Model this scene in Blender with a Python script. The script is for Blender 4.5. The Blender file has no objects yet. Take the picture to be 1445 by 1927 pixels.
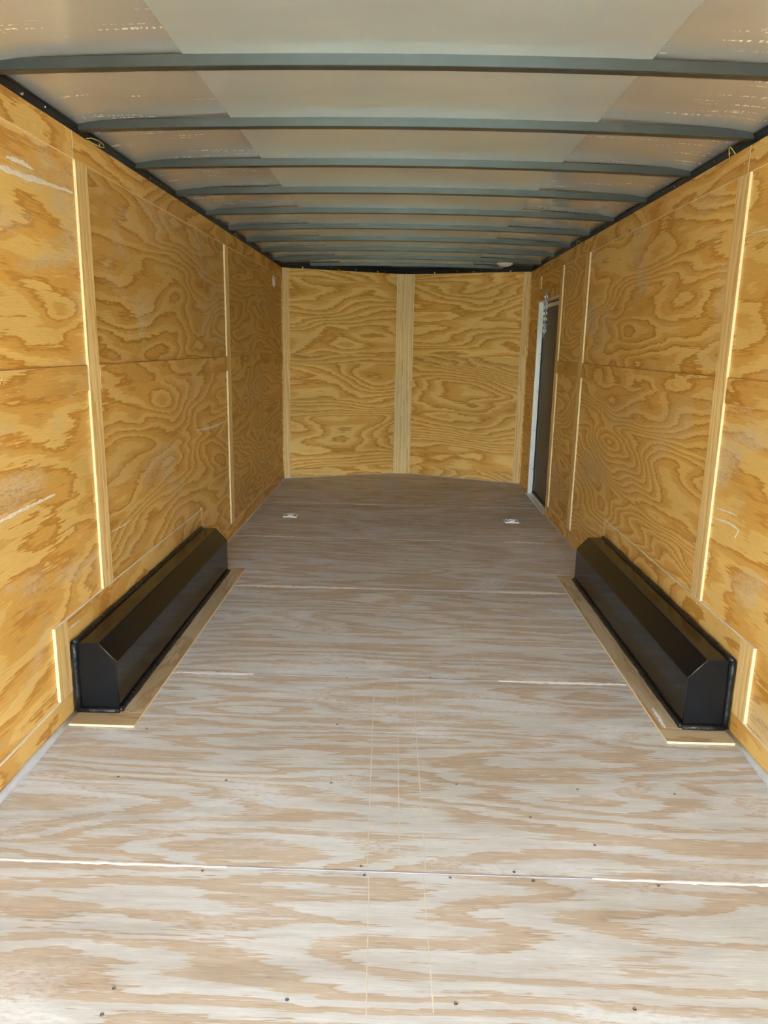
import bpy, bmesh, math, random
from mathutils import Vector, Matrix

random.seed(7)
scene = bpy.context.scene
COL = scene.collection

# ------------------------------------------------------------------ camera
F_PX = 1392.64
YAW, PITCH, ROLL = -0.020258, -0.221164, 0.019250
cam_d = bpy.data.cameras.new('camera')
cam_d.sensor_fit = 'HORIZONTAL'
cam_d.sensor_width = 36.0
cam_d.lens = 36.0 * F_PX / 1445.0
cam_d.clip_start = 0.02
cam_d.clip_end = 500
cam = bpy.data.objects.new('camera', cam_d)
COL.objects.link(cam)
fw = Vector((math.sin(YAW) * math.cos(PITCH), math.cos(YAW) * math.cos(PITCH), math.sin(PITCH)))
rt = Vector((math.cos(YAW), -math.sin(YAW), 0))
up = rt.cross(fw)
r2 = rt * math.cos(ROLL) + up * math.sin(ROLL)
u2 = -rt * math.sin(ROLL) + up * math.cos(ROLL)
cam.matrix_world = Matrix(((r2.x, u2.x, -fw.x, -0.0191), (r2.y, u2.y, -fw.y, 0.0), (r2.z, u2.z, -fw.z, 1.3781), (0, 0, 0, 1)))
scene.camera = cam

# ------------------------------------------------------------------ sky, sun, exposure
SUN_EL, SUN_AZ = 58, 78      # high sun from the right, so none falls straight in through the open rear
world = bpy.data.worlds.new('sky')
scene.world = world
world.use_nodes = True
wn = world.node_tree
wn.nodes.clear()
w_out = wn.nodes.new('ShaderNodeOutputWorld')
w_bg = wn.nodes.new('ShaderNodeBackground')
w_sky = wn.nodes.new('ShaderNodeTexSky')
w_sky.sky_type = 'NISHITA'
w_sky.sun_disc = False
w_sky.sun_elevation = math.radians(SUN_EL)
w_sky.sun_rotation = math.radians(SUN_AZ)
w_sky.air_density = 1.0
w_sky.dust_density = 3.0
w_sky.ozone_density = 1.0
w_bg.inputs['Strength'].default_value = 0.22
w_mix = wn.nodes.new('ShaderNodeMix')      # thin bright haze over the blue
w_mix.data_type = 'RGBA'
w_mix.inputs[0].default_value = 0.30
w_mix.inputs[7].default_value = (5.5, 6.2, 6.5, 1)
wn.links.new(w_sky.outputs[0], w_mix.inputs[6])
wn.links.new(w_mix.outputs[2], w_bg.inputs[0])
wn.links.new(w_bg.outputs[0], w_out.inputs[0])

sun_d = bpy.data.lights.new('sun', 'SUN')
sun_d.energy = 3.0
sun_d.angle = math.radians(0.6)
sun_d.color = (0.95, 1.0, 0.97)
sun = bpy.data.objects.new('sun', sun_d)
COL.objects.link(sun)
sd = Vector((math.sin(math.radians(SUN_AZ)) * math.cos(math.radians(SUN_EL)), math.cos(math.radians(SUN_AZ)) * math.cos(math.radians(SUN_EL)), math.sin(math.radians(SUN_EL))))
sun.rotation_euler = sd.to_track_quat('Z', 'Y').to_euler()

vs = scene.view_settings
vs.view_transform = 'Standard'
vs.look = 'None'
vs.exposure = 4.36
vs.gamma = 1.0
vs.use_curve_mapping = False
cy = scene.cycles
cy.max_bounces = 9
cy.diffuse_bounces = 7
cy.glossy_bounces = 6
cy.sample_clamp_indirect = 8.0
cy.adaptive_threshold = 0.05

# ------------------------------------------------------------------ dimensions (metres)
HW = 1.235          # wall panel face
TH = 0.010          # batten thickness
BW = 0.095          # batten width
WT = 2.111          # top of plywood
Y0 = -1.84          # unseen rear opening, set back beyond the true end to even the light
YC = 7.615          # front corner
YV = 8.135          # nose of the V front
Z_MID0, Z_MID1 = 1.187, 1.282
Z_TOP = 2.018
FN, FF = 2.545, 4.325   # wheel box ends

# ------------------------------------------------------------------ material helpers
def new_mat(name):
    m = bpy.data.materials.new(name)
    m.use_nodes = True
    nt = m.node_tree
    nt.nodes.clear()
    out = nt.nodes.new('ShaderNodeOutputMaterial')
    b = nt.nodes.new('ShaderNodeBsdfPrincipled')
    nt.links.new(b.outputs[0], out.inputs[0])
    return m, nt, b

class G:
    """small node graph helper"""
    def __init__(self, nt):
        self.nt = nt
    def n(self, t, **kw):
        nd = self.nt.nodes.new(t)
        for k, v in kw.items():
            setattr(nd, k, v)
        return nd
    def l(self, a, b):
        self.nt.links.new(a, b)
    def put(self, sock, v):
        if isinstance(v, bpy.types.NodeSocket):
            self.l(v, sock)
        elif v is not None:
            sock.default_value = v
    def math(self, op, a, b=None, c=None, clamp=False):
        nd = self.n('ShaderNodeMath', operation=op)
        nd.use_clamp = clamp
        self.put(nd.inputs[0], a); self.put(nd.inputs[1], b); self.put(nd.inputs[2], c)
        return nd.outputs[0]
    def scale(self, vec, s, z=None):
        nd = self.n('ShaderNodeVectorMath', operation='MULTIPLY')
        self.l(vec, nd.inputs[0]); nd.inputs[1].default_value = s
        return nd.outputs[0]
    def noise(self, vec, s, detail=2.0, rough=0.5, dist=0.0):
        nd = self.n('ShaderNodeTexNoise')
        self.l(self.scale(vec, s), nd.inputs['Vector'])
        nd.inputs['Scale'].default_value = 1.0
        nd.inputs['Detail'].default_value = detail
        nd.inputs['Roughness'].default_value = rough
        nd.inputs['Distortion'].default_value = dist
        return nd.outputs[0]
    def ramp(self, fac, stops, interp='LINEAR'):
        nd = self.n('ShaderNodeValToRGB')
        nd.color_ramp.interpolation = interp
        els = nd.color_ramp.elements
        while len(els) < len(stops):
            els.new(0.5)
        for e, (p, c) in zip(els, stops):
            e.position = p
            e.color = (c, c, c, 1) if not isinstance(c, tuple) else (*c, 1)
        self.l(fac, nd.inputs[0])
        return nd.outputs[0]
    def mix(self, fac, a, b, mode='MIX'):
        nd = self.n('ShaderNodeMix', data_type='RGBA', blend_type=mode)
        self.put(nd.inputs[0], fac)
        for s, v in ((nd.inputs[6], a), (nd.inputs[7], b)):
            if isinstance(v, tuple):
                s.default_value = (*v, 1)
            else:
                self.l(v, s)
        return nd.outputs[2]
    def smooth(self, v, lo, hi):
        nd = self.n('ShaderNodeMapRange', interpolation_type='SMOOTHSTEP')
        self.put(nd.inputs[0], v); nd.inputs[1].default_value = lo; nd.inputs[2].default_value = hi
        return nd.outputs[0]

def lum(c, k):
    return tuple(min(1.0, x * k) for x in c)

def plywood(name, light, mid, dark, fx=0.75, fy=2.6, contours=9.0, grad=6.0, jag=0.55, rough=0.5,
            pale=None, pale_amt=0.0, grey=0.0, knots=True, hard=False, wob=0.35):
    """rotary-cut softwood veneer: growth rings cut as contour bands of a height field"""
    m, nt, b = new_mat(name)
    g = G(nt)
    uv = g.n('ShaderNodeUVMap').outputs[0]
    at = g.n('ShaderNodeAttribute', attribute_type='OBJECT', attribute_name='seed')
    cmb = g.n('ShaderNodeCombineXYZ')
    g.l(at.outputs['Fac'], cmb.inputs[2])
    add = g.n('ShaderNodeVectorMath', operation='ADD')
    g.l(uv, add.inputs[0]); g.l(cmb.outputs[0], add.inputs[1])
    P = add.outputs[0]
    sep = g.n('ShaderNodeSeparateXYZ')
    g.l(uv, sep.inputs[0])
    n1 = g.noise(P, (fx, fy, 3.1), 2.0, 0.45, 0.25)
    n2 = g.noise(P, (fx * 4.5, fy * 5.0, 5.3), 2.0, 0.5, 0.4)
    n3 = g.noise(P, (7.0, 130.0, 7.7), 2.0, 0.6)
    n4 = g.noise(P, (26.0, 60.0, 2.2), 1.0, 0.5)
    h = g.math('MULTIPLY', n1, contours)
    h = g.math('MULTIPLY_ADD', sep.outputs[1], grad, h)
    h = g.math('MULTIPLY_ADD', n2, 1.1, h)
    h = g.math('MULTIPLY_ADD', n3, jag, h)
    h = g.math('MULTIPLY_ADD', n4, 0.16, h)
    t = g.math('FRACT', h)
    n0 = g.noise(P, (fx * 2.2, fy * 1.7, 1.7), 2.0, 0.5)
    t = g.math('MULTIPLY_ADD', g.math('SUBTRACT', n0, 0.5), wob, t)
    if hard:
        col = g.ramp(t, [(0.0, light), (0.46, light), (0.51, mid), (0.82, mid), (0.92, dark), (0.97, light)])
    else:
        col = g.ramp(t, [(0.0, light), (0.34, light), (0.44, mid), (0.70, mid), (0.84, dark), (0.93, dark), (0.985, light)])
    # broad tone drift and fine pore streaks along the grain
    n5 = g.noise(P, (0.9, 2.0, 9.1), 2.0, 0.5)
    col = g.mix(1.0, col, g.ramp(n5, [(0.25, (0.86, 0.83, 0.78)), (0.75, (1.12, 1.12, 1.12))]), 'MULTIPLY')
    n6 = g.noise(P, (14.0, 420.0, 4.4), 3.0, 0.65)
    col = g.mix(1.0, col, g.ramp(n6, [(0.25, 0.84), (0.5, 1.0), (0.8, 1.1)]), 'MULTIPLY')
    tn = g.n('ShaderNodeAttribute', attribute_type='OBJECT', attribute_name='tone')
    tv = g.n('ShaderNodeVectorMath', operation='SCALE')
    g.l(col, tv.inputs[0]); g.l(tn.outputs['Fac'], tv.inputs['Scale'])
    col = tv.outputs[0]
    if pale is not None:
        n7 = g.noise(P, (1.6, 3.2, 6.1), 4.0, 0.6, 0.6)
        n8 = g.noise(P, (40.0, 120.0, 1.1), 2.0, 0.7)
        pm = g.math('MULTIPLY', g.smooth(n7, 0.50, 0.66), g.smooth(n8, 0.30, 0.60))
        col = g.mix(g.math('MULTIPLY', pm, pale_amt), col, pale)
    if hard:
        nf = g.noise(P, (11.0, 190.0, 2.7), 2.0, 0.6)
        col = g.mix(g.math('MULTIPLY', g.smooth(nf, 0.60, 0.68), 0.5), col, (0.72, 0.73, 0.73))
        ng = g.noise(P, (5.0, 34.0, 6.6), 3.0, 0.6)
        col = g.mix(1.0, col, g.ramp(ng, [(0.3, (0.90, 0.87, 0.84)), (0.65, (1.05, 1.06, 1.07))]), 'MULTIPLY')
    if grey:
        n9 = g.noise(P, (1.1, 7.0, 8.2), 3.0, 0.6)
        col = g.mix(g.math('MULTIPLY', g.smooth(n9, 0.56, 0.76), grey), col, (0.30, 0.27, 0.24))
        n10 = g.noise(P, (16.0, 150.0, 3.9), 2.0, 0.6)
        col = g.mix(g.math('MULTIPLY', g.smooth(n10, 0.70, 0.78), 0.5), col, (0.16, 0.13, 0.11))
    if knots:
        vo = g.n('ShaderNodeTexVoronoi', feature='F1')
        g.l(g.scale(P, (1.5, 2.6, 1.0)), vo.inputs['Vector'])
        vo.inputs['Scale'].default_value = 1.0
        km = g.smooth(vo.outputs['Distance'], 0.022, 0.010)
        kr = g.n('ShaderNodeSeparateColor')
        g.l(vo.outputs['Color'], kr.inputs[0])
        km = g.math('MULTIPLY', km, g.math('GREATER_THAN', kr.outputs[0], 0.35))
        col = g.mix(g.math('MULTIPLY', km, 0.85), col, lum(dark, 0.18))
    g.l(col, b.inputs['Base Color'])
    rg = g.ramp(n7 if pale is not None else n5, [(0.3, rough - 0.06), (0.7, rough + 0.1)])
    g.l(rg, b.inputs['Roughness'])
    b.inputs['Specular IOR Level'].default_value = 0.42
    bp = g.n('ShaderNodeBump')
    bp.inputs['Strength'].default_value = 0.12
    bp.inputs['Distance'].default_value = 0.002
    g.l(g.math('ADD', n6, g.math('MULTIPLY', t, 0.6)), bp.inputs['Height'])
    g.l(bp.outputs[0], b.inputs['Normal'])
    return m

def plain(name, col, rough=0.5, metal=0.0, spec=0.5, vary=0.12, scale=6.0, bump=0.0, coat=0.0):
    m, nt, b = new_mat(name)
    g = G(nt)
    tc = g.n('ShaderNodeTexCoord').outputs['Object']
    n = g.noise(tc, (scale, scale, scale), 3.0, 0.55)
    c = g.ramp(n, [(0.25, lum(col, 1 - vary)), (0.75, lum(col, 1 + vary))])
    g.l(c, b.inputs['Base Color'])
    b.inputs['Roughness'].default_value = rough
    b.inputs['Metallic'].default_value = metal
    b.inputs['Specular IOR Level'].default_value = spec
    b.inputs['Coat Weight'].default_value = coat
    b.inputs['Coat Roughness'].default_value = 0.1
    if bump:
        bp = g.n('ShaderNodeBump')
        bp.inputs['Strength'].default_value = bump
        bp.inputs['Distance'].default_value = 0.01
        g.l(n, bp.inputs['Height']); g.l(bp.outputs[0], b.inputs['Normal'])
    return m

def ply_edge(name, col):
    m, nt, b = new_mat(name)
    g = G(nt)
    uv = g.n('ShaderNodeUVMap').outputs[0]
    sep = g.n('ShaderNodeSeparateXYZ'); g.l(uv, sep.inputs[0])
    t = g.math('FRACT', g.math('MULTIPLY', sep.outputs[1], 300.0))
    c = g.ramp(t, [(0.0, lum(col, 0.8)), (0.12, lum(col, 0.62)), (0.22, col), (0.8, col), (1.0, lum(col, 0.85))])
    n = g.noise(uv, (60.0, 10.0, 1.0), 2.0)
    c = g.mix(1.0, c, g.ramp(n, [(0.3, 0.88), (0.7, 1.05)]), 'MULTIPLY')
    g.l(c, b.inputs['Base Color'])
    b.inputs['Roughness'].default_value = 0.75
    return m

W_L, W_M, W_D = (0.83, 0.565, 0.185), (0.74, 0.435, 0.105), (0.59, 0.295, 0.050)
M = {}
M['wall'] = plywood('wall_plywood', W_L, W_M, W_D, 0.6, 2.5, 19.0, 6.0, 0.65, 0.46, (0.70, 0.60, 0.42), 0.55)
M['wall_flame'] = plywood('wall_plywood_figured', W_L, W_M, W_D, 0.5, 2.3, 26.0, 9.0, 0.60, 0.46, (0.70, 0.60, 0.42), 0.35)
M['wall_coarse'] = plywood('wall_plywood_coarse', W_L, W_M, W_D, 0.9, 2.8, 7.5, 3.0, 0.7, 0.46, (0.72, 0.62, 0.45), 0.7)
M['front'] = plywood('front_plywood', (0.90, 0.615, 0.205), (0.80, 0.455, 0.105), (0.63, 0.305, 0.045), 0.5, 2.1, 18.0, 10.0, 0.75, 0.5)
M['strip'] = plywood('strip_plywood', (0.80, 0.54, 0.18), (0.70, 0.41, 0.105), (0.55, 0.275, 0.05), 0.9, 2.5, 9.0, 4.0, 0.4, 0.5)
M['batten'] = plywood('batten_pine', (0.90, 0.69, 0.34), (0.86, 0.62, 0.27), (0.74, 0.48, 0.17), 0.5, 7.0, 5.0, 26.0, 0.5, 0.5, knots=False)
M['floor'] = plywood('floor_plywood', (0.575, 0.605, 0.635), (0.50, 0.435, 0.365), (0.445, 0.36, 0.28), 0.55, 3.4, 11.0, 4.5, 0.8, 0.52,
                     (0.68, 0.72, 0.78), 0.75, 0.40, True, True)
M['floor_trim'] = plywood('floor_trim_plywood', (0.54, 0.43, 0.28), (0.48, 0.36, 0.21), (0.40, 0.27, 0.14), 0.8, 3.0, 6.0, 4.0, 0.6, 0.45, (0.62, 0.55, 0.45), 0.5)
M['edge'] = ply_edge('plywood_edge', (0.88, 0.72, 0.42))
M['fedge'] = ply_edge('floor_plywood_edge', (0.50, 0.42, 0.32))
M['black'] = plain('black_painted_steel', (0.008, 0.009, 0.0105), 0.17, 0.0, 0.24, 0.15, 12.0, 0.0)
M['rail'] = plain('black_rail_steel', (0.008, 0.009, 0.013), 0.42, 0.0, 0.4)
M['seal'] = plain('black_sealant', (0.008, 0.008, 0.009), 0.38, 0.0, 0.5, 0.2, 40.0, 0.6)
M['caulk'] = plain('grey_silicone', (0.58, 0.60, 0.66), 0.35, 0.0, 0.5, 0.1, 30.0, 0.3)
M['white_caulk'] = plain('white_caulk', (0.82, 0.81, 0.83), 0.5, 0.0, 0.4, 0.08, 30.0, 0.3)
M['putty'] = plain('white_putty', (0.86, 0.79, 0.70), 0.6, 0.0, 0.3, 0.1, 60.0, 0.4)
M['bow'] = plain('galvanised_bow', (0.055, 0.062, 0.058), 0.30, 0.40, 0.5, 0.10, 10.0)
M['skin'] = plain('outer_aluminium_skin', (0.75, 0.75, 0.75), 0.35, 0.0, 0.5, 0.03)
M['alu'] = plain('bright_aluminium', (0.90, 0.91, 0.88), 0.35, 0.30, 0.5, 0.04)
M['door'] = plain('door_inner_metal', (0.16, 0.135, 0.105), 0.55, 0.0, 0.15, 0.06)
M['rubber'] = plain('rubber_seal', (0.012, 0.012, 0.012), 0.6)
M['zinc'] = plain('zinc_steel', (0.62, 0.64, 0.66), 0.25, 1.0, 0.5, 0.1, 80.0)
M['dark_zinc'] = plain('dull_zinc_steel', (0.20, 0.20, 0.19), 0.4, 1.0, 0.5, 0.2, 80.0)
M['screw'] = plain('screw_steel', (0.30, 0.31, 0.33), 0.35, 0.9, 0.5, 0.3, 200.0)
M['white_plastic'] = plain('white_plastic', (0.80, 0.79, 0.74), 0.4, 0.0, 0.5, 0.02)
M['wire'] = plain('yellow_wire', (0.62, 0.50, 0.15), 0.4)
M['scuff'] = plain('pale_scuff', (0.63, 0.595, 0.53), 0.6)
M['grass'] = plain('grass', (0.13, 0.17, 0.085), 0.9, 0.0, 0.1, 0.4, 3.0)
M['bounce'] = plain('pale_bounce', (0.42, 0.45, 0.44), 0.85, 0.0, 0.3, 0.08, 2.0)
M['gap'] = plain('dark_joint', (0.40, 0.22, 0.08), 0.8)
M['joint_grey'] = plain('grey_blue_sealant', (0.36, 0.37, 0.44), 0.4)
M['bright_zinc'] = plain('bright_zinc', (0.86, 0.88, 0.90), 0.30, 0.45, 0.5, 0.04)
M['under'] = plain('underframe', (0.05, 0.045, 0.04), 0.8)

def roof_mat(name, col, rough, metal, scuffs):
    m, nt, b = new_mat(name)
    g = G(nt)
    tc = g.n('ShaderNodeTexCoord').outputs['Object']
    n = g.noise(tc, (2.0, 5.0, 1.0), 3.0, 0.5)
    c = g.ramp(n, [(0.25, lum(col, 0.93)), (0.75, lum(col, 1.06))])
    if scuffs:
        rows = g.smooth(g.noise(tc, (2.2, 9.0, 1.0), 1.0), 0.50, 0.60)
        tick = g.smooth(g.noise(tc, (110.0, 22.0, 1.0), 1.0, 0.5, 0.6), 0.50, 0.60)
        line = g.smooth(g.noise(tc, (3.0, 45.0, 1.0), 1.0), 0.58, 0.64)
        s = g.math('MULTIPLY', g.math('MULTIPLY', rows, tick), line)
        c = g.mix(g.math('MULTIPLY', s, 0.65), c, (0.95, 0.93, 0.85))
    g.l(c, b.inputs['Base Color'])
    if scuffs:
        g.l(g.math('MULTIPLY_ADD', s, -metal, metal), b.inputs['Metallic'])
    else:
        b.inputs['Metallic'].default_value = metal
    b.inputs['Roughness'].default_value = rough
    bp = g.n('ShaderNodeBump')
    bp.inputs['Strength'].default_value = 0.10
    bp.inputs['Distance'].default_value = 0.02
    g.l(g.noise(tc, (2.5, 4.0, 1.0), 2.0), bp.inputs['Height'])
    g.l(bp.outputs[0], b.inputs['Normal'])
    return m
M['roof_c'] = roof_mat('roof_sheet_grey', (0.59, 0.66, 0.645), 0.28, 0.40, False)
M['roof_s'] = roof_mat('roof_sheet_mill', (0.68, 0.71, 0.70), 0.20, 0.58, True)

# ------------------------------------------------------------------ object helpers
def tag(o, label=None, cat=None, group=None, kind=None):
    if label: o['label'] = label
    if cat: o['category'] = cat
    if group: o['group'] = group
    if kind: o['kind'] = kind
    return o

def link(name, me, mats, parent=None, seed=None):
    for mm in (mats if isinstance(mats, (list, tuple)) else [mats]):
        me.materials.append(M[mm])
    o = bpy.data.objects.new(name, me)
    COL.objects.link(o)
    o['tone'] = 1.0
    o['seed'] = float(random.uniform(0, 60) if seed is None else seed)
    if parent is not None:
        o.parent = parent
        o.matrix_parent_inverse = parent.matrix_world.inverted() if parent.type == 'EMPTY' else Matrix.Identity(4)
    return o

def empty(name, loc):
    o = bpy.data.objects.new(name, None)
    o.location = loc
    o.empty_display_size = 0.05
    COL.objects.link(o)
    o.matrix_world = Matrix.Translation(loc)
    return o

def bm_obj(name, bm, mats, parent=None, seed=None, smooth=False):
    me = bpy.data.meshes.new(name)
    bmesh.ops.recalc_face_normals(bm, faces=bm.faces)
    bm.to_mesh(me); bm.free()
    if smooth:
        for p in me.polygons: p.use_smooth = True
    return link(name, me, mats, parent, seed)

def board(name, lo, hi, grain, mats, parent=None, seed=None, thin=None, poly=None, tf=None):
    """a sheet or strip of plywood: face veneer on the two broad sides, ply edge on the rest; UV in metres along the grain"""
    lo, hi = Vector(lo), Vector(hi)
    d = hi - lo
    if thin is None:
        thin = min(range(3), key=lambda i: d[i])
    bm = bmesh.new()
    uvl = bm.loops.layers.uv.new('UVMap')
    a, c = [i for i in range(3) if i != thin]
    if poly is None:
        poly = [(lo[a], lo[c]), (hi[a], lo[c]), (hi[a], hi[c]), (lo[a], hi[c])]
    def mk(p, t):
        v = [0, 0, 0]; v[a], v[c], v[thin] = p[0], p[1], t
        return bm.verts.new(v)
    A = [mk(p, lo[thin]) for p in poly]
    B = [mk(p, hi[thin]) for p in poly]
    fs = [bm.faces.new(A[::-1]), bm.faces.new(B)]
    n = len(poly)
    for i in range(n):
        fs.append(bm.faces.new((A[i], A[(i + 1) % n], B[(i + 1) % n], B[i])))
    gi = 'xyz'.index(grain)
    vi = [i for i in (a, c) if i != gi][0]
    for k, f in enumerate(fs):
        f.material_index = 0 if k < 2 else 1
        for lp in f.loops:
            co = lp.vert.co
            if k < 2:
                lp[uvl].uv = (co[gi], co[vi])
            else:
                lp[uvl].uv = (co[a] + co[c], co[thin] - lo[thin])
    if tf is not None:
        bmesh.ops.transform(bm, matrix=tf, verts=bm.verts)
    return bm_obj(name, bm, mats, parent, seed)

def add_box(bm, lo, hi, mat=0):
    vs_ = [bm.verts.new((x, y, z)) for x in (lo[0], hi[0]) for y in (lo[1], hi[1]) for z in (lo[2], hi[2])]
    for q in ((0, 1, 3, 2), (4, 6, 7, 5), (0, 4, 5, 1), (2, 3, 7, 6), (0, 2, 6, 4), (1, 5, 7, 3)):
        bm.faces.new([vs_[i] for i in q]).material_index = mat

def box(name, lo, hi, mats, parent=None, bev=0.0, seed=None):
    bm = bmesh.new()
    add_box(bm, lo, hi)
    if bev:
        bmesh.ops.bevel(bm, geom=bm.edges, offset=bev, segments=2, affect='EDGES', profile=0.6)
    return bm_obj(name, bm, mats, parent, seed)

def add_tube(bm, pts, rad, n=8, cap=True, rads=None):
    pts = [Vector(p) for p in pts]
    rings = []
    for i, p in enumerate(pts):
        t = (pts[min(i + 1, len(pts) - 1)] - pts[max(i - 1, 0)]).normalized()
        ref = Vector((0, 0, 1)) if abs(t.z) < 0.9 else Vector((1, 0, 0))
        s = t.cross(ref).normalized(); q = s.cross(t)
        r = rads[i] if rads else rad
        rings.append([bm.verts.new(p + (s * math.cos(2 * math.pi * k / n) + q * math.sin(2 * math.pi * k / n)) * r) for k in range(n)])
    for R0, R1 in zip(rings, rings[1:]):
        for k in range(n):
            bm.faces.new((R0[k], R0[(k + 1) % n], R1[(k + 1) % n], R1[k]))
    if cap:
        bm.faces.new(rings[0][::-1]); bm.faces.new(rings[-1])

def tube(name, pts, rad, mats, parent=None, n=8, rads=None):
    bm = bmesh.new()
    add_tube(bm, pts, rad, n, True, rads)
    return bm_obj(name, bm, mats, parent, smooth=True)

def lathe(name, prof, axis_m, mats, parent=None, n=24):
    bm = bmesh.new()
    rings = [[bm.verts.new((r * math.cos(2 * math.pi * k / n), r * math.sin(2 * math.pi * k / n), z)) for k in range(n)] for r, z in prof]
    for R0, R1 in zip(rings, rings[1:]):
        for k in range(n):
            bm.faces.new((R0[k], R0[(k + 1) % n], R1[(k + 1) % n], R1[k]))
    bm.faces.new(rings[0][::-1]); bm.faces.new(rings[-1])
    bmesh.ops.transform(bm, matrix=axis_m, verts=bm.verts)
    return bm_obj(name, bm, mats, parent, smooth=False)

def smear(name, pts, width, normal, proud, mats, parent, taper=True, steps=14, rough=0.5):
    """a hand-dragged line of filler: an uneven flat ribbon with real thickness on a surface"""
    pts = [Vector(p) for p in pts]; nrm = Vector(normal)
    L = [0]
    for a, b in zip(pts, pts[1:]): L.append(L[-1] + (b - a).length)
    bm = bmesh.new(); rows = []
    for i in range(steps + 1):
        s = L[-1] * i / steps
        k = max(j for j in range(len(L)) if L[j] <= s + 1e-9); k = min(k, len(pts) - 2)
        p = pts[k].lerp(pts[k + 1], (s - L[k]) / (L[k + 1] - L[k]))
        d = (pts[k + 1] - pts[k]).normalized(); side = nrm.cross(d)
        w = width * (1 + rough * random.uniform(-1, 1)) * 0.5
        if taper: w *= 0.25 + 0.75 * math.sin(math.pi * min(1, max(0, 0.08 + 0.84 * i / steps)))
        o = side * random.uniform(-0.3, 0.3) * width * rough
        rows.append([bm.verts.new(p + o - side * w), bm.verts.new(p + o - side * w * 0.7 + nrm * proud), bm.verts.new(p + o + side * w * 0.7 + nrm * proud), bm.verts.new(p + o + side * w)])
    for a, b in zip(rows, rows[1:]):
        for j in range(3):
            bm.faces.new((a[j], a[j + 1], b[j + 1], b[j]))
    return bm_obj(name, bm, mats, parent, smooth=True)

# ------------------------------------------------------------------ ground and ramp behind the trailer
bm = bmesh.new()
q = [bm.verts.new(v) for v in ((-60, -60, -0.62), (60, -60, -0.62), (60, 60, -0.62), (-60, 60, -0.62))]
bm.faces.new(q)
ground = tag(bm_obj('ground', bm, 'grass'), 'short green grass outside the open rear end', 'ground', kind='structure')
pad = box('bounce_slab', (-5.0, -9.0, -0.62), (5.0, 2.0, -0.60), 'bounce')  # added sunlit slab, bounces neutral light onto the ceiling and deep walls
tag(pad, 'unseen pale slab added behind the open rear end to throw light inside', 'bounce_slab', kind='structure')
ang = math.atan2(0.575, 2.1)
ramp = board('door_2', (-1.18, -2.15, -0.05), (1.18, 0.0, 0.0), 'x', ['floor', 'fedge'], None, 11.0, 2, None,
             Matrix.Translation((0, Y0 - 0.02, -0.012)) @ Matrix.Rotation(ang, 4, 'X'))
tag(ramp, 'plywood-faced ramp door folded down behind the trailer', 'ramp door', kind='structure')

# ------------------------------------------------------------------ floor
floor = box('floor', (-1.30, Y0, -0.10), (1.30, 8.30, -0.022), 'under')
tag(floor, 'pale worn plywood floor in sheets laid across the trailer', 'floor', kind='structure')
SE = [Y0, -0.65, 0.540, 1.726, 2.917, 4.093, 5.228, 6.415, 7.58, YV]
fx1 = 1.250
for i in range(len(SE) - 1):
    a, b = SE[i] + 0.0015, SE[i + 1] - 0.0015
    if i < 8:
        poly = None
        if b > YC: b = SE[i + 1]
        sh = board('plywood_sheet', (-fx1, a, -0.020), (fx1, b, 0.0), 'x', ['floor', 'fedge'], floor, 3.7 + 5.3 * (i - 2))
    else:
        sh = board('plywood_sheet', (-fx1, a, -0.020), (fx1, YV + 0.02, 0.0), 'x', ['floor', 'fedge'], floor, 41.0, 2,
                   [(-fx1, a), (fx1, a), (fx1, YC), (0, YV + 0.02), (-fx1, YC)])
    if i in (0, 1, 2):
        pass

SCREWS = [(-0.918, 2.437), (-0.906, 2.129), (-0.554, 2.126), (-0.52, 1.707), (-0.228, 2.509), (-0.216, 2.132), (0.189, 2.145), (-0.087, 1.711), (-0.098, 1.745), (0.141, 1.712), (-0.222, 2.905), (0.132, 2.93), (0.576, 2.137), (0.882, 2.129), (0.562, 1.865), (0.399, 1.984), (0.361, 1.710), (0.315, 1.742), (0.69, 1.708), (-0.615, 1.332), (-0.234, 1.319), (-0.615, 1.266), (0.129, 1.325), (0.512, 1.327)]
bm = bmesh.new()
prof = [(0.0044, 0.0), (0.0042, 0.0016), (0.0026, 0.0016), (0.0014, 0.0004)]
rings = [[bm.verts.new((r * math.cos(math.pi * k / 5), r * math.sin(math.pi * k / 5), z)) for k in range(10)] for r, z in prof]
for R0, R1 in zip(rings, rings[1:]):
    for k in range(10): bm.faces.new((R0[k], R0[(k + 1) % 10], R1[(k + 1) % 10], R1[k]))
bm.faces.new(rings[-1])
screw_me = bpy.data.meshes.new('screw')
bmesh.ops.recalc_face_normals(bm, faces=bm.faces); bm.to_mesh(screw_me); bm.free()
screw_me.materials.append(M['screw'])
for x, y in SCREWS:
    s = bpy.data.objects.new('screw', screw_me); COL.objects.link(s); s.parent = floor; s.location = (x, y, 0.0)

# caulked joints between the sheets
for ys, segs in ((1.726, [(-1.23, -0.46, 0.014, 'white_caulk'), (-0.46, 0.52, 0.005, 'joint_grey'), (0.52, 1.23, 0.014, 'white_caulk')]),
                 (2.917, [(-0.95, -0.62, 0.030, 'white_caulk'), (-0.62, 0.42, 0.008, 'joint_grey'), (0.42, 0.96, 0.028, 'white_caulk')]),
                 (4.093, [(-0.96, -0.25, 0.040, 'white_caulk'), (-0.25, 0.55, 0.010, 'caulk'), (0.5, 0.96, 0.040, 'white_caulk')]),
                 (5.228, [(-1.22, -0.7, 0.030, 'white_caulk'), (-0.7, 0.5, 0.010, 'white_caulk'), (0.75, 1.05, 0.045, 'white_caulk')]),
                 (6.415, [(-1.20, 0.3, 0.022, 'white_caulk'), (0.62, 1.2, 0.03, 'white_caulk')])):
    for x0, x1, w, mt in segs:
        smear('joint_caulk', [(x0, ys, 0), (x1, ys, 0)], w, (0, 0, 1), 0.0012, mt, floor, w > 0.01, 40, 0.35)
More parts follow.
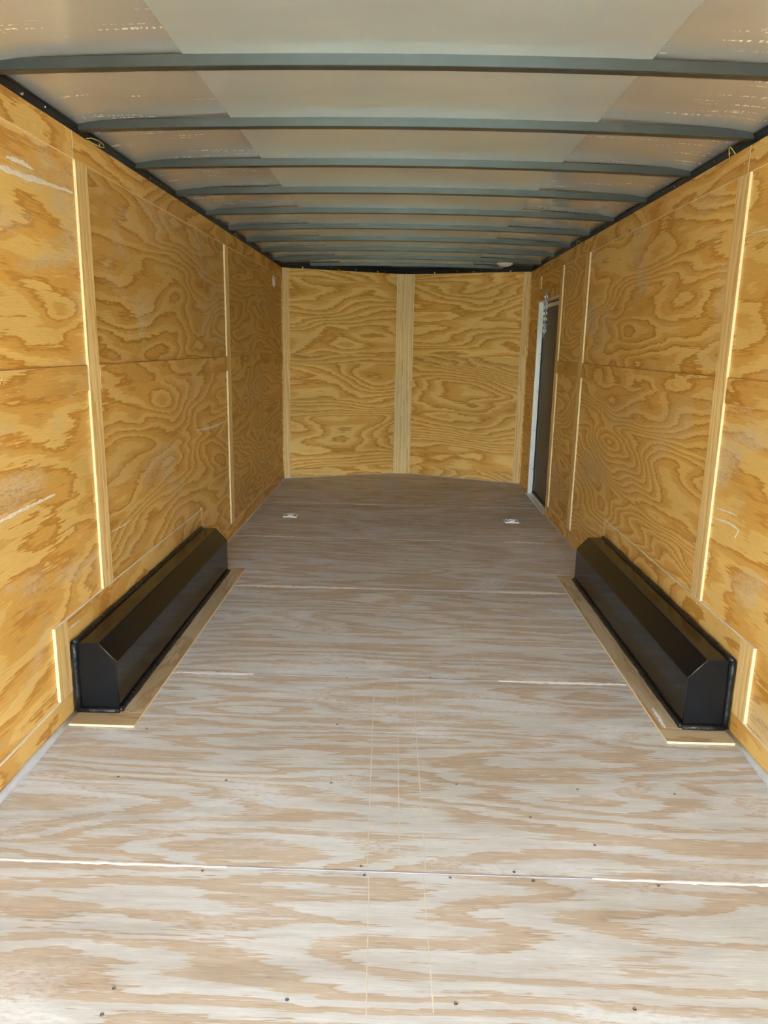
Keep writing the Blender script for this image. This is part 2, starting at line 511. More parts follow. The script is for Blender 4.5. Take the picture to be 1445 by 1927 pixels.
# long pale rub marks running front to back
for x0, y0, x1, y1 in ((-0.104, 2.84, -0.081, 1.735), (-0.010, 2.90, 0.006, 1.80), (0.056, 2.88, 0.077, 1.735), (0.334, 4.06, 0.332, 2.93), (-0.546, 5.18, -0.478, 4.14), (0.493, 6.39, 0.497, 5.42), (-0.075, 1.71, -0.06, 1.2), (0.07, 1.71, 0.08, 1.3)):
    smear('rub_mark', [(x0, y0, 0), (x1, y1, 0)], 0.0030, (0, 0, 1), 0.0003, 'scuff', floor, False, 30, 0.5)

# plywood strips on the floor around the wheel boxes, each a piece of the floor trim
FWD = 0.178
for sgn in (-1, 1):
    x_in, x_box = 0.966, HW - FWD - 0.002
    def fs(x0, x1, y0, y1, gr, sd):
        lo = (min(sgn * x0, sgn * x1), y0, 0.0); hi = (max(sgn * x0, sgn * x1), y1, 0.008)
        return board('floor_strip', lo, hi, gr, ['floor_trim', 'edge'], floor, sd)
    fs(x_in, x_box, FN - 0.004, FF, 'y', 5 + sgn)
    fs(x_in, HW - 0.015, FN - 0.103, FN - 0.006, 'x', 9 + sgn)
    fs(x_in, x_box, FF + 0.002, FF + 0.085, 'x', 13 + sgn)
smear('putty_smear', [(0.996, 2.692, 0.008), (0.997, 2.62, 0.008), (0.992, 2.535, 0.008)], 0.012, (0, 0, 1), 0.0012, 'white_caulk', floor)

# ------------------------------------------------------------------ side walls
DY0, DY1, DZ = 6.20, 7.06, 1.80     # side door opening in the right wall
def wall(sgn, name, label, bays, up_m, lo_m):
    x0, x1 = (HW, HW + 0.012)
    def X(a, b): return (min(sgn * a, sgn * b), max(sgn * a, sgn * b))
    bm = bmesh.new()
    xs = X(1.300, 1.315)
    add_box(bm, (xs[0], Y0, -0.10), (xs[1], YC + 0.06, 2.26))
    w = tag(bm_obj(name, bm, 'skin'), label, 'wall', kind='structure')
    def panel(y0, y1, z0, z1, m, sd, nm='plywood_panel'):
        a = X(HW, HW + 0.010)
        return board(nm, (a[0], y0, z0), (a[1], y1, z1), 'y', [m, 'edge'], w, sd)
    def strip(nm, y0, y1, z0, z1, gr, m, sd, th=TH):
        a = X(HW - th, HW - 0.0003)
        return board(nm, (a[0], y0, z0), (a[1], y1, z1), gr, [m, 'edge'], w, sd)
    return w, panel, strip

# ---- left wall
wl, panel, strip = wall(-1, 'wall_left', 'left wall of amber plywood panels with pale vertical battens', None, None, None)
LB = [Y0, 2.925, 5.237, YC]
ups = ['wall_coarse', 'wall', 'wall_flame']; los = ['wall_coarse', 'wall', 'wall_flame']
for i in range(3):
    panel(LB[i] + 0.001, LB[i + 1] - 0.001, 1.236, WT, ups[i], 2.0 + 7.1 * i)['tone'] = (1.0, 0.84, 0.88)[i]
    panel(LB[i] + 0.001, LB[i + 1] - 0.001, -0.015, 1.234, los[i], 31.0 + 6.3 * i)['tone'] = (1.0, 0.97, 0.90)[i]
for i, y in enumerate((2.876, 5.190)):
    z0 = 0.379 if i == 0 else 0.097
    strip('batten', y, y + BW + 0.008, z0, Z_TOP - 0.001, 'z', 'batten', 1.5 + i * 3.3)
cuts = [(Y0, 2.862), (2.986, 5.187), (5.295, YC - 0.012)]
for i, (a, b) in enumerate(cuts):
    strip('rail_strip', a, b, Z_MID0, Z_MID1, 'y', 'strip', 4.4 + i * 2.9, 0.0095)['tone'] = (0.95, 1.0, 0.95)[i]
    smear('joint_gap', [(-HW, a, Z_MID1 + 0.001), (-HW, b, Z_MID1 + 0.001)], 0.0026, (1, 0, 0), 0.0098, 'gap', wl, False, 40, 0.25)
for i, (a, b) in enumerate(((Y0, 2.861), (2.864, 5.232), (5.235, YC - 0.012))):
    strip('top_strip', a, b, Z_TOP, WT, 'y', 'strip', 14.4 + i * 2.9)
strip('fender_strip', FN - 0.012, FF + 0.06, 0.282, 0.378, 'y', 'strip', 22.0, 0.0095)
strip('fender_strip', FN - 0.112, FN - 0.014, 0.096, 0.377, 'z', 'batten', 23.0, 0.012)
strip('fender_strip', FF + 0.062, FF + 0.10, 0.096, 0.385, 'z', 'batten', 24.0, 0.0095)
nl = (1, 0, 0)
XL = -HW
for pts, w_ in (([(2.394, 1.916), (2.474, 1.921), (2.57, 1.918)], 0.014), ([(2.20, 1.874), (2.484, 1.881), (2.646, 1.893), (2.857, 1.901)], 0.018), ([(2.10, 0.829), (2.317, 0.838), (2.536, 0.842)], 0.013), ([(4.386, 0.86), (4.696, 0.846), (5.133, 0.843)], 0.016), ([(3.012, 0.585), (3.14, 0.58), (3.255, 0.582)], 0.006)):
    smear('putty_smear', [(XL, y, z) for y, z in pts], w_, nl, 0.0012, 'putty', wl, True, 20, 0.45)
smear('putty_smear', [(XL + 0.0095, 2.545, 0.337), (XL + 0.0095, 2.588, 0.334), (XL + 0.0095, 2.632, 0.334)], 0.007, nl, 0.001, 'white_caulk', wl)
smear('joint_caulk', [(XL + 0.0095, FN - 0.11, 0.3785), (XL + 0.0095, FF + 0.06, 0.3795)], 0.0045, nl, 0.0015, 'white_caulk', wl, False, 50, 0.5)
smear('joint_caulk', [(XL + 0.010, 2.863, Z_TOP - 0.01), (XL + 0.010, 2.863, WT)], 0.003, nl, 0.001, 'edge', wl, False, 8, 0.2)

# ---- right wall with the side door
wr, panel, strip = wall(1, 'wall_right', 'right wall of amber plywood panels with pale vertical battens and a side door', None, None, None)
RB = [Y0, 2.965, 5.318, 6.14]
ups = ['wall_coarse', 'wall', 'wall_flame']; los = ['wall_coarse', 'wall_flame', 'wall_flame']
for i in range(3):
    panel(RB[i] + 0.001, RB[i + 1] - 0.001, 1.236, WT, ups[i], 50.0 + 3.7 * i)
    panel(RB[i] + 0.001, RB[i + 1] - 0.001, -0.015, 1.234, los[i], 12.0 + 8.3 * i)
panel(6.141, DY1, DZ, WT, 'wall_flame', 17.0)
panel(6.141, DY0 - 0.004, -0.015, DZ - 0.001, 'wall_flame', 18.0)
panel(DY1 + 0.005, YC, 1.236, WT, 'wall_flame', 19.0)
panel(DY1 + 0.005, YC, -0.015, 1.234, 'wall_flame', 20.0)
for i, (y, z0) in enumerate(((2.917, 0.379), (5.262, 0.079))):
    strip('batten', y, y + BW + 0.006, z0, Z_TOP - 0.001, 'z', 'batten', 33.5 + i * 3.3)
strip('batten', 6.093, 6.093 + 0.095, 0.001, Z_TOP - 0.001, 'z', 'batten', 43.5)
strip('batten', 7.052, 7.052 + 0.075, 1.904, Z_TOP - 0.001, 'z', 'batten', 44.5)
strip('batten', 7.072, 7.072 + 0.060, 0.012, 1.800, 'z', 'batten', 45.5, 0.006)
for i, (a, b) in enumerate(((Y0, 2.903), (3.019, 5.258), (5.368, 6.089), (7.134, YC - 0.012))):
    strip('rail_strip', a, b, Z_MID0, Z_MID1, 'y', 'strip', 24.4 + i * 2.9, 0.0095)
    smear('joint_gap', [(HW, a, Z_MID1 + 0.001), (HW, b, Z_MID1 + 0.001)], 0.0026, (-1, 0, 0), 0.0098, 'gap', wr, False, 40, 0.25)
for i, (a, b) in enumerate(((Y0, 2.935), (2.938, 5.30), (5.303, YC - 0.012))):
    strip('top_strip', a, b, Z_TOP, WT, 'y', 'strip', 35.4 + i * 2.9)
strip('door_header_strip', 6.190, 7.066, DZ + 0.002, 1.902, 'y', 'strip', 3.9, 0.0095)
strip('fender_strip', FN - 0.012, FF + 0.02, 0.282, 0.376, 'y', 'strip', 52.0, 0.0095)
strip('fender_strip', FN - 0.112, FN - 0.014, 0.090, 0.376, 'z', 'batten', 53.0, 0.012)
strip('fender_strip', FF + 0.022, FF + 0.075, 0.096, 0.385, 'z', 'batten', 54.0, 0.0095)
nr = (-1, 0, 0)
for pts, w_ in (([(2.90, 0.776), (2.804, 0.782), (2.702, 0.789)], 0.007), ([(2.90, 0.733), (2.77, 0.744), (2.678, 0.74), (2.699, 0.705)], 0.008), ([(2.86, 1.80), (2.75, 1.795), (2.55, 1.80)], 0.008)):
    smear('putty_smear', [(HW, y, z) for y, z in pts], w_, nr, 0.0012, 'putty', wr, True, 20, 0.45)
smear('joint_caulk', [(HW - 0.0095, FN - 0.11, 0.377), (HW - 0.0095, FF + 0.02, 0.3775)], 0.0045, nr, 0.0015, 'white_caulk', wr, False, 50, 0.5)
smear('joint_caulk', [(HW - 0.010, 2.9365, Z_TOP - 0.006), (HW - 0.010, 2.9365, WT)], 0.006, nr, 0.001, 'edge', wr, False, 8, 0.3)

# ---- front wall: two flats meeting in a shallow V
wf_bm = bmesh.new()
pr = [(-1.315, YC + 0.06), (0, YV + 0.10), (1.315, YC + 0.06), (1.315, YC + 0.075), (0, YV + 0.115), (-1.315, YC + 0.075)]
A = [wf_bm.verts.new((x, y, -0.1)) for x, y in pr]; B = [wf_bm.verts.new((x, y, 2.26)) for x, y in pr]
for f in ((0, 1, 4, 5), (1, 2, 3, 4)):
    wf_bm.faces.new([A[i] for i in f]); wf_bm.faces.new([B[i] for i in f][::-1])
for i in range(6):
    wf_bm.faces.new((A[i], A[(i + 1) % 6], B[(i + 1) % 6], B[i]))
wf = tag(bm_obj('wall_front', wf_bm, 'skin'), 'shallow V-shaped front wall of figured amber plywood at the far end', 'wall', kind='structure')
LEN = math.hypot(HW, YV - YC)
va = math.atan2(YV - YC, HW)
for side in (-1, 1):
    # local frame: x along the wall from the corner to the nose, y thickness (0 = face, + outward), z up
    if side < 0:
        tf = Matrix.Translation((-HW, YC, 0)) @ Matrix.Rotation(va, 4, 'Z')
    else:
        tf = Matrix.Translation((HW, YC, 0)) @ Matrix.Rotation(-va, 4, 'Z') @ Matrix.Diagonal((-1, 1, 1, 1))
    s0 = 10.0 if side < 0 else 27.0
    def fb(nm, a, b, z0, z1, gr, m, sd, th=None):
        lo, hi = ((a, 0.0, z0), (b, 0.010, z1)) if th is None else ((a, -th, z0), (b, -0.0003, z1))
        return board(nm, lo, hi, gr, [m, 'edge'], wf, sd, 1, None, tf)
    fb('plywood_panel', 0.0, LEN - 0.002, 1.236, WT, 'x', 'front', s0 + 1)
    fb('plywood_panel', 0.0, LEN - 0.002, -0.015, 1.234, 'x', 'front', s0 + 2)
    fb('batten', 0.012, 0.080, 0.001, WT - 0.001, 'z', 'batten', s0 + 3, 0.010)
    fb('rail_strip', 0.082, LEN - 0.11, Z_MID0, Z_MID1, 'x', 'front', s0 + 4, 0.006)['tone'] = 0.93
    fb('top_strip', 0.082, LEN - 0.11, Z_TOP, WT, 'x', 'front', s0 + 5, 0.006)
    fb('base_strip', 0.082, LEN - 0.11, 0.001, 0.100, 'x', 'front', s0 + 6, 0.006)['tone'] = 0.95
    smear('joint_caulk', [tf @ Vector((0.02, -0.008, 0.001)), tf @ Vector((LEN - 0.05, -0.008, 0.001))], 0.014, (0, 0, 1), 0.006, 'caulk', wf, False, 30, 0.3)
board('batten', (-0.092, YV - 0.052, 0.001), (0.092, YV - 0.042, WT - 0.001), 'z', ['batten', 'edge'], wf, 8.8)

# ------------------------------------------------------------------ baseboards
def baseboard(name, sgn, runs, label):
    root = None
    for i, (a, b) in enumerate(runs):
        x = (min(sgn * (HW - 0.010), sgn * (HW - 0.0003)), max(sgn * (HW - 0.010), sgn * (HW - 0.0003)))
        o = board(name if root is None else 'base_strip', (x[0], a, 0.0008), (x[1], b, 0.094 if sgn < 0 else 0.089), 'y', ['strip', 'edge'], root, 6.0 + i * 4 + sgn)
        if root is None:
            root = tag(o, label, 'baseboard', kind='structure')
    return root
bl = baseboard('baseboard_left', -1, [(Y0, FN - 0.014), (FF + 0.064, 5.22), (5.222, YC - 0.012)], 'plywood base strip along the foot of the left wall')
br = baseboard('baseboard_right', 1, [(Y0, FN - 0.014), (FF + 0.024, 5.29), (5.292, 6.090)], 'plywood base strip along the foot of the right wall')
for sgn, root in ((-1, bl), (1, br)):
    n_ = 26
    pts, rd = [], []
    for i in range(n_ + 1):
        y = Y0 + (FN - 0.012 - Y0) * i / n_
        pts.append((sgn * (HW - 0.017 + random.uniform(-0.0015, 0.0015)), y, 0.004))
        rd.append(0.0130 + random.uniform(-0.0012, 0.0014))
    rd[-1] = 0.010; rd[-3] = 0.0165
    tube('silicone_bead', pts, 0.01, 'caulk', root, 8, rd)
    y1 = YC if sgn < 0 else 6.09
    pts = [(sgn * (HW - 0.013), FF + 0.09 + (y1 - FF - 0.09) * i / 24, 0.001) for i in range(25)]
    tube('silicone_bead', pts, 0.006, 'caulk', root, 6, [0.006 + random.uniform(-0.0015, 0.002) for _ in pts])
    smear('joint_caulk', [(sgn * (HW - 0.0095), Y0 + 0.02, 0.0945 if sgn < 0 else 0.0895), (sgn * (HW - 0.0095), FN - 0.02, 0.0945 if sgn < 0 else 0.0895)], 0.004, (-sgn, 0, 0), 0.0012, 'white_caulk', root, False, 40, 0.6)

# ------------------------------------------------------------------ ceiling: outer roof, inner sheets, bows
ceil = box('ceiling', (-1.33, Y0 - 0.02, 2.255), (1.33, 8.30, 2.27), 'skin')
tag(ceil, 'low arched ceiling of grey metal sheets over dark cross bows', 'ceiling', kind='structure')
BOWS = [-1.27 + 0.60 * i for i in range(16)]
def roof_z(x):
    a = abs(x)
    z = 2.1855 - 0.0165 * a ** 2
    if a > 1.06: z -= 0.013 * ((a - 1.06) / 0.17) ** 2
    return z
def sheet(name, x0, x1, nx, mat, dz, bulge, lift):
    bm = bmesh.new()
    ys = [Y0]
    ys += [b + 0.6 * t / 8 for b in BOWS for t in range(8)]
    ys = [y for y in ys if y < 8.2] + [8.22]
    grid = []
    for y in ys:
        t = ((y - BOWS[0]) / 0.6) % 1.0
        row = []
        for i in range(nx + 1):
            x = x0 + (x1 - x0) * i / nx
            k = int(math.floor((y - BOWS[0]) / 0.6 + 0.02))
            lf = lift * max(0.0, 1 - abs(abs(x) - 0.66) / 0.45) * (0.6 + 0.4 * math.sin(k * 2.1))
            row.append(bm.verts.new((x, y, roof_z(x) + dz + lf + bulge * math.sin(math.pi * t))))
        grid.append(row)
    for a, b in zip(grid, grid[1:]):
        for i in range(nx):
            bm.faces.new((a[i], b[i], b[i + 1], a[i + 1]))
    o = bm_obj(name, bm, mat, ceil, smooth=True)
    o.data.flip_normals()
    return o
sheet('roof_sheet', -0.665, 0.665, 16, 'roof_c', 0.0, 0.002, 0.0)['label'] = 'grey middle roof sheet'
sheet('roof_sheet', -1.29, -0.60, 14, 'roof_s', 0.0025, 0.0025, 0.006)['label'] = 'warm-toned left roof sheet with scuffs'
sheet('roof_sheet', 0.60, 1.29, 14, 'roof_s', 0.0025, 0.0025, 0.006)['label'] = 'warm-toned right roof sheet with scuffs'
bow_me = None
for y in BOWS:
    if bow_me is None:
        bm = bmesh.new()
        N = 28; rows = []
        for i in range(N + 1):
            x = -1.245 + 2.49 * i / N
            a = abs(x)
            zt = 2.1858 - 0.0165 * a ** 2
            zb = zt - 0.032
            rows.append([bm.verts.new((x, 0, zt)), bm.verts.new((x, 0, zb + 0.002)), bm.verts.new((x, 0.003, zb)), bm.verts.new((x, 0.035, zb)), bm.verts.new((x, 0.038, zb + 0.002)), bm.verts.new((x, 0.038, zt))])
        for a, b in zip(rows, rows[1:]):
            for j in range(6):
                bm.faces.new((a[j], b[j], b[(j + 1) % 6], a[(j + 1) % 6]))
        bm.faces.new(rows[0][::-1]); bm.faces.new(rows[-1])
        bow_me = bpy.data.meshes.new('roof_bow')
        bmesh.ops.recalc_face_normals(bm, faces=bm.faces); bm.to_mesh(bow_me); bm.free()
        bow_me.materials.append(M['bow'])
    o = bpy.data.objects.new('roof_bow', bow_me)
    COL.objects.link(o); o.parent = ceil; o.location = (0, y, 0)

# ------------------------------------------------------------------ black top rails
def bolt(parent, loc, nrm, r=0.006, mat='zinc'):
    m = Vector(nrm).to_track_quat('Z', 'Y').to_matrix().to_4x4()
    return lathe('bolt', [(r, 0.0), (r, 0.003), (r * 0.6, 0.005)], Matrix.Translation(loc) @ m, mat, parent, 8)
for n_, sgn in ((1, -1), (2, 1)):
    bm = bmesh.new()
    for a, b, z0, z1 in ((1.2475, 1.296, 2.05, 2.112), (1.2290, 1.296, 2.1125, 2.142), (1.2250, 1.296, 2.142, 2.146), (1.2400, 1.296, 2.146, 2.170)):
        add_box(bm, (min(sgn * a, sgn * b), Y0, z0), (max(sgn * a, sgn * b), YC + 0.03, z1))
    t = tag(bm_obj('trim_%d' % n_, bm, 'rail'), 'black steel top rail along the %s wall under the roof' % ('left' if sgn < 0 else 'right'), 'rail', kind='structure')
    for y in BOWS:
        bolt(t, (sgn * 1.2290, y + 0.19, 2.126), (-sgn, 0, 0), 0.0055)
        bolt(t, (sgn * 1.2290, y + 0.34, 2.132), (-sgn, 0, 0), 0.004)
t3 = None
for side in (-1, 1):
    bm = bmesh.new()
    add_box(bm, (-0.01, 0.011, 2.05), (LEN, 0.055, 2.112))
    add_box(bm, (-0.01, 0.001, 2.1125), (LEN, 0.055, 2.175))
    add_box(bm, (-0.01, -0.006, 2.142), (LEN, 0.055, 2.147))
    if side < 0:
        tf = Matrix.Translation((-HW, YC, 0)) @ Matrix.Rotation(va, 4, 'Z')
    else:
        tf = Matrix.Translation((HW, YC, 0)) @ Matrix.Rotation(-va, 4, 'Z') @ Matrix.Diagonal((-1, 1, 1, 1))
    bmesh.ops.transform(bm, matrix=tf, verts=bm.verts)
    o = bm_obj('trim_3' if t3 is None else 'rail_section', bm, 'rail', t3)
    if t3 is None:
        t3 = tag(o, 'black steel top rail across the front wall under the roof', 'rail', kind='structure')
    for k, s in enumerate((0.22, 0.36, 0.52, 0.60, 0.78, 0.93, 1.02, 1.10)):
        bolt(t3, tf @ Vector((s, 0.001, 2.122 + 0.008 * (k % 3))), tf.to_3x3() @ Vector((0, -1, 0)), 0.0055 if k % 2 else 0.008, 'zinc' if k % 3 else 'white_plastic')

# rear frame around the open end (just behind the view)
rf = bmesh.new()
add_box(rf, (-1.33, Y0 - 0.05, -0.12), (-1.245, Y0, 2.27)); add_box(rf, (1.245, Y0 - 0.05, -0.12), (1.33, Y0, 2.27)); add_box(rf, (-1.33, Y0 - 0.05, 2.12), (1.33, Y0, 2.27))
tag(bm_obj('trim_4', rf, 'rail'), 'black steel frame around the open rear end', 'frame', kind='structure')

# ------------------------------------------------------------------ side door
bm = bmesh.new()
add_box(bm, (1.283, DY0 - 0.03, 0.012), (1.298, DY1 + 0.03, DZ + 0.03))
door = tag(bm_obj('door_1', bm, 'door'), 'dull metal side door in a bright aluminium frame in the right wall', 'door', kind='structure')
def dpart(nm, lo, hi, m, bev=0.0): return box(nm, lo, hi, m, door, bev)
dpart('door_jamb', (1.2255, DY1, 0.010), (1.298, DY1 + 0.012, DZ), 'alu')
dpart('door_jamb', (1.2365, DY0 - 0.012, 0.010), (1.298, DY0 - 0.001, DZ), 'alu')
dpart('jamb_flange', (1.2225, DY1 + 0.001, 0.010), (1.2252, DY1 + 0.030, DZ), 'alu')
dpart('door_head', (1.2255, DY0, DZ - 0.012), (1.298, DY1, DZ - 0.0005), 'alu')
dpart('door_head_bar', (1.268, DY0 + 0.001, DZ - 0.060), (1.2825, DY1 - 0.03, DZ - 0.030), 'alu')
dpart('weather_seal', (1.266, DY1 - 0.012, 0.03), (1.2825, DY1 - 0.001, DZ - 0.02), 'rubber')
dpart('weather_seal', (1.262, DY0 + 0.001, 0.024), (1.2825, DY1 - 0.013, 0.036), 'rubber')
dpart('door_stile', (1.274, DY1 - 0.050, 0.04), (1.2826, DY1 - 0.014, DZ - 0.02), 'door')
dpart('threshold', (1.205, DY0 - 0.01, 0.0005), (1.297, DY1 + 0.02, 0.0095), 'alu', 0.002)
dpart('threshold_lip', (1.250, DY0 + 0.001, 0.0098), (1.258, DY1 - 0.001, 0.020), 'alu')
for z in (0.25, 0.62, 0.98, 1.33, 1.64):
    bolt(door, (1.262, DY1 - 0.0002, z), (0, -1, 0), 0.005, 'screw')

# chain hanging from a hook over the door
ch = empty('door_chain', (1.22, 6.67, 1.84))
tag(ch, 'short bright steel chain bunched on a hook above the side door', 'chain')
def link_mesh(bm, c, axis, spin, ln=0.030, wd=0.019, r=0.0034):
    ax = Vector(axis).normalized()
    s = ax.cross(Vector((0.3, 1, 0.1))).normalized(); s = Matrix.Rotation(spin, 3, ax) @ s
    pts = []
    for k in range(10):
        a = 2 * math.pi * k / 10
        pts.append(Vector(c) + ax * math.sin(a) * ln / 2 + s * math.cos(a) * wd / 2)
    nrm = ax.cross(s); rings = []
    for k, p in enumerate(pts):
        out = (p - Vector(c)).normalized()
        rings.append([bm.verts.new(p + (out * math.cos(q) + nrm * math.sin(q)) * r) for q in (0, math.pi / 2, math.pi, 1.5 * math.pi)])
    for k in range(10):
        A_, B_ = rings[k], rings[(k + 1) % 10]
        for j in range(4): bm.faces.new((A_[j], A_[(j + 1) % 4], B_[(j + 1) % 4], B_[j]))
for nm, y, ln_, x in (('chain_strand', 6.705, 0.34, 1.214), ('chain_strand', 6.680, 0.28, 1.206), ('chain_strand', 6.655, 0.31, 1.214), ('chain_strand', 6.630, 0.22, 1.206)):
    bm = bmesh.new(); z = 1.815; k = 0
    while z > 1.815 - ln_:
        link_mesh(bm, (x, y - 0.10 * (1.815 - z) * (0.4 + 0.2 * math.sin(y * 50)) + random.uniform(-0.003, 0.003), z), (0, random.uniform(-.15, .15), 1), (k % 2) * math.pi / 2 + random.uniform(-.4, .4))
        z -= 0.0235; k += 1
    bm_obj(nm, bm, 'zinc', ch, smooth=True)
tube('hook', [(1.2248, 6.668, 1.866), (1.212, 6.668, 1.866), (1.204, 6.668, 1.852), (1.206, 6.668, 1.826), (1.214, 6.668, 1.818), (1.221, 6.668, 1.826)], 0.004, 'zinc', ch, 8)
bolt(ch, (1.2252, 6.668, 1.866), (-1, 0, 0), 0.012)
bm = bmesh.new()
for k in range(3): link_mesh(bm, (1.207, 6.655 - 0.014 * k, 1.832 + 0.016 * k), (0, -0.6, 0.7), k * 1.5)
bm_obj('chain_end', bm, 'zinc', ch, smooth=True)

# ------------------------------------------------------------------ wheel boxes
def wheel_box(sgn, label):
    W_, WC, HT, HC = FWD, 0.113, 0.280, 0.208
    r = empty('wheel_box', (sgn * (HW - W_ / 2), (FN + FF) / 2, 0))
    tag(r, label, 'wheel box', 'black wheel boxes along the side walls')
    xw = HW - 0.0128
    P2 = [(xw, 0.0005), (HW - W_, 0.0005), (HW - W_, HC), (HW - WC, HT), (xw, HT)]
    # bent top-and-side shell
    bm = bmesh.new()
    A_ = [bm.verts.new((sgn * x, FN + 0.004, z)) for x, z in P2]; B_ = [bm.verts.new((sgn * x, FF - 0.004, z)) for x, z in P2]
    for i in range(1, 4): bm.faces.new((A_[i], A_[i + 1], B_[i + 1], B_[i]))
    g = [e for e in bm.edges if all(v in (A_[2], B_[2]) or v in (A_[3], B_[3]) for v in e.verts) and len(e.link_faces) == 2]
    bmesh.ops.bevel(bm, geom=g, offset=0.004, segments=2, affect='EDGES', profile=0.5)
    bmesh.ops.solidify(bm, geom=bm.faces, thickness=0.003) if False else None
    bm_obj('shell', bm, 'black', r)
    for y0, y1 in ((FN, FN + 0.004), (FF - 0.004, FF)):
        bm = bmesh.new()
        A_ = [bm.verts.new((sgn * x, y0, z)) for x, z in P2]; B_ = [bm.verts.new((sgn * x, y1, z)) for x, z in P2]
        bm.faces.new(A_); bm.faces.new(B_[::-1])
        for i in range(5): bm.faces.new((A_[i], A_[(i + 1) % 5], B_[(i + 1) % 5], B_[i]))
        bm_obj('end_plate', bm, 'black', r)
    # weld along the cut end of the slope
    tube('weld_seam', [(sgn * (HW - WC), FN + 0.001, HT - 0.0005), (sgn * (HW - W_), FN + 0.001, HC)], 0.0016, 'dark_zinc', r, 6)
    tube('weld_seam', [(sgn * (HW - W_), FN + 0.001, HC), (sgn * (HW - W_), FN + 0.001, 0.02)], 0.0016, 'black', r, 6)
    def bead(pts, rr, nm='sealant_bead'):
        out, rd = [], []
        for a_, b_ in zip(pts, pts[1:]):
            n_ = max(2, int((Vector(b_) - Vector(a_)).length / 0.045))
            for i in range(n_):
                out.append(Vector(a_).lerp(Vector(b_), i / n_)); rd.append(rr * random.uniform(0.85, 1.2))
        out.append(Vector(pts[-1])); rd.append(rr)
        tube(nm, out, rr, 'seal', r, 8, rd)
    zf = 0.013
    bead([(sgn * (HW - W_ - 0.004), FN - 0.002, zf), (sgn * (HW - W_ - 0.004), FF, zf)], 0.0115)
    bead([(sgn * (HW - 0.0245), FN - 0.006, zf), (sgn * (HW - W_ - 0.004), FN - 0.006, zf)], 0.0115)
    bead([(sgn * (HW - 0.0245), FN - 0.004, HT + 0.001), (sgn * (HW - 0.0245), FF, HT + 0.001)], 0.0115)
    bead([(sgn * (HW - 0.0245), FN - 0.005, 0.012), (sgn * (HW - 0.0245), FN - 0.005, HT + 0.001)], 0.0115)
    return r
wheel_box(-1, 'long glossy black wheel box against the left wall')
wheel_box(1, 'long glossy black wheel box against the right wall')

# ------------------------------------------------------------------ tie-down rings
def tie_down(x, y, label):
    r = empty('tie_down_ring', (x, y, 0.0))
    tag(r, label, 'tie-down', 'floor tie-down rings')
    h = 0.057
    bm = bmesh.new()
    for lo, hi in (((-h, -h), (h, -h + 0.016)), ((-h, h - 0.016), (h, h)), ((-h, -h + 0.016), (-h + 0.016, h - 0.016)), ((h - 0.016, -h + 0.016), (h, h - 0.016))):
        add_box(bm, (x + lo[0], y + lo[1], 0.0004), (x + hi[0], y + hi[1], 0.009))
    bm_obj('rim', bm, 'bright_zinc', r)
    box('pan', (x - h + 0.016, y - h + 0.016, 0.0004), (x + h - 0.016, y + h - 0.016, 0.0018), 'rubber', r)
    pts = [(x - 0.028, y - 0.010, 0.007)] + [(x + 0.028 * math.cos(a), y + 0.002 + 0.034 * math.sin(a), 0.008) for a in [math.pi - math.pi * k / 10 for k in range(11)]] + [(x + 0.028, y - 0.010, 0.007), (x - 0.028, y - 0.010, 0.007)]
    tube('ring', pts, 0.0055, 'bright_zinc', r, 8)
    box('clip', (x - 0.012, y - 0.040, 0.0019), (x + 0.012, y - 0.003, 0.0140), 'bright_zinc', r, 0.002)
    for sx in (-1, 1):
        for sy in (-1, 1):
            lathe('bolt_head', [(0.006, 0.0), (0.006, 0.002), (0.003, 0.004)], Matrix.Translation((x + sx * 0.047, y + sy * 0.047, 0.009)), 'dark_zinc', r, 8)
tie_down(-0.904, 5.90, 'recessed steel tie-down ring in the far floor on the left')
tie_down(0.898, 5.885, 'recessed steel tie-down ring in the far floor on the right, near the side door')

# ------------------------------------------------------------------ lamp and vent
dl = empty('dome_light', (0.90, 7.145, 2.136))
tag(dl, 'round white dome light on the ceiling near the far right corner', 'light')
lathe('lamp_base', [(0.072, 0.0), (0.074, -0.006), (0.074, -0.012), (0.060, -0.013)], Matrix.Translation((0.90, 7.145, 2.136)), 'white_plastic', dl, 32)
lathe('lens', [(0.062, -0.012), (0.058, -0.020), (0.044, -0.027), (0.022, -0.031)], Matrix.Translation((0.90, 7.145, 2.136)), 'white_plastic', dl, 32)
vt = empty('wall_vent', (-HW, 7.17, 1.945))
tag(vt, 'small white oval plastic vent high on the left wall near the front corner', 'vent')
mv = Matrix.Translation((-HW, 7.17, 1.945)) @ Matrix.Rotation(math.pi / 2, 4, 'Y') @ Matrix.Diagonal((1.0, 1.15, 1, 1))
lathe('flange', [(0.053, 0.0), (0.053, 0.005), (0.044, 0.008)], mv, 'white_plastic', vt, 28)
lathe('cap', [(0.041, 0.006), (0.040, 0.014), (0.030, 0.018)], mv, 'white_plastic', vt, 28)

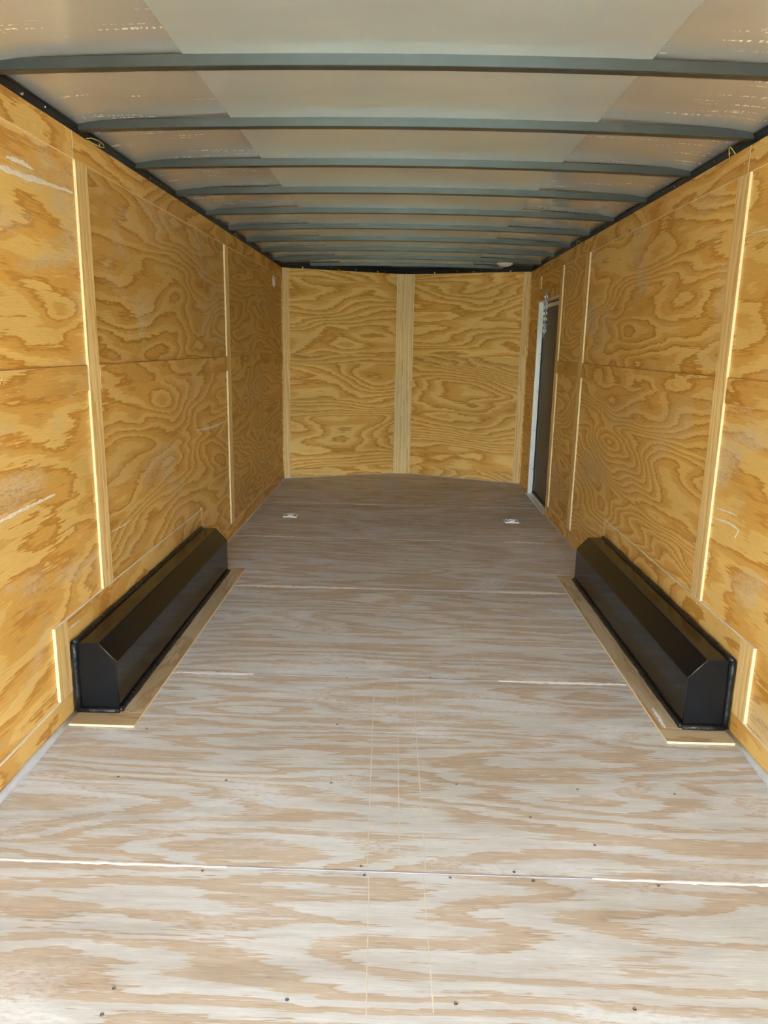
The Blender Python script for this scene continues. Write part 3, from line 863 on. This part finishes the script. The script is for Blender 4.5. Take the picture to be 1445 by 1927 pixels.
# ------------------------------------------------------------------ loose wires in the rails
def wire_loop(pts, label):
    o = tube('wire_loop', pts, 0.0018, 'wire', None, 6)
    tag(o, label, 'wire', 'loose wires poking out of the top rails')
def loop_pts(sgn, y, w, h):
    return [(sgn * (1.226 - 0.014 * math.sin(t)), y + w * t / math.pi, 2.112 + h * math.sin(t) * (1 if t < 2.4 else 0.6)) for t in [math.pi * k / 12 for k in range(13)]]
wire_loop([(-1.228, 3.00, 2.118), (-1.220, 3.03, 2.127), (-1.212, 3.08, 2.130), (-1.212, 3.125, 2.127), (-1.216, 3.14, 2.120), (-1.219, 3.11, 2.115), (-1.224, 3.05, 2.1135), (-1.228, 3.01, 2.114)], 'yellow wire loop above the left wall beside the nearest batten')
wire_loop(loop_pts(-1, 5.46, 0.10, 0.022), 'small yellow wire loop above the left wall beside the far batten')
wire_loop(loop_pts(1, 3.07, 0.05, 0.030), 'yellow wire loop above the right wall beside the nearest batten')
wire_loop(loop_pts(1, 5.56, 0.12, 0.022), 'small yellow wire loop above the right wall beside the far batten')

# ------------------------------------------------------------------ staples driven into the wall panels
def staples(sgn, parent, bands, n):
    bm = bmesh.new()
    for _ in range(n):
        z0, z1, y0, y1, off = random.choice(bands)
        y, z = random.uniform(y0, y1), random.uniform(z0, z1)
        a = random.choice((0, 0.3, -0.3, math.pi / 2, 1.2))
        m = Matrix.Translation((sgn * (HW - off), y, z)) @ Matrix.Rotation(a, 4, 'X')
        b0 = len(bm.verts)
        add_box(bm, (-0.0007, -0.0045, -0.0007), (0.0007, 0.0045, 0.0007))
        bm.verts.ensure_lookup_table()
        bmesh.ops.transform(bm, matrix=m, verts=bm.verts[b0:])
    tag(bm_obj('staples', bm, 'staple', parent), 'tiny bright staples scattered over the boards', kind='stuff')
M['staple'] = plain('bright_staple', (0.90, 0.84, 0.66), 0.35, 0.3)
for sgn, par in ((-1, wl), (1, wr)):
    pb = [(0.45, 1.15, 1.2, 2.8, 0.0), (1.3, 2.0, 1.8, 2.8, 0.0), (0.45, 1.15, 3.1, 5.1, 0.0), (1.3, 2.0, 3.1, 5.1, 0.0)]
    sb = [(1.195, 1.275, 1.2, 2.8, 0.0095), (1.195, 1.275, 3.1, 5.1, 0.0095), (2.025, 2.10, 1.8, 5.1, 0.010), (0.29, 0.37, 2.6, 4.2, 0.0095)]
    staples(sgn, par, pb + sb + sb, 150)
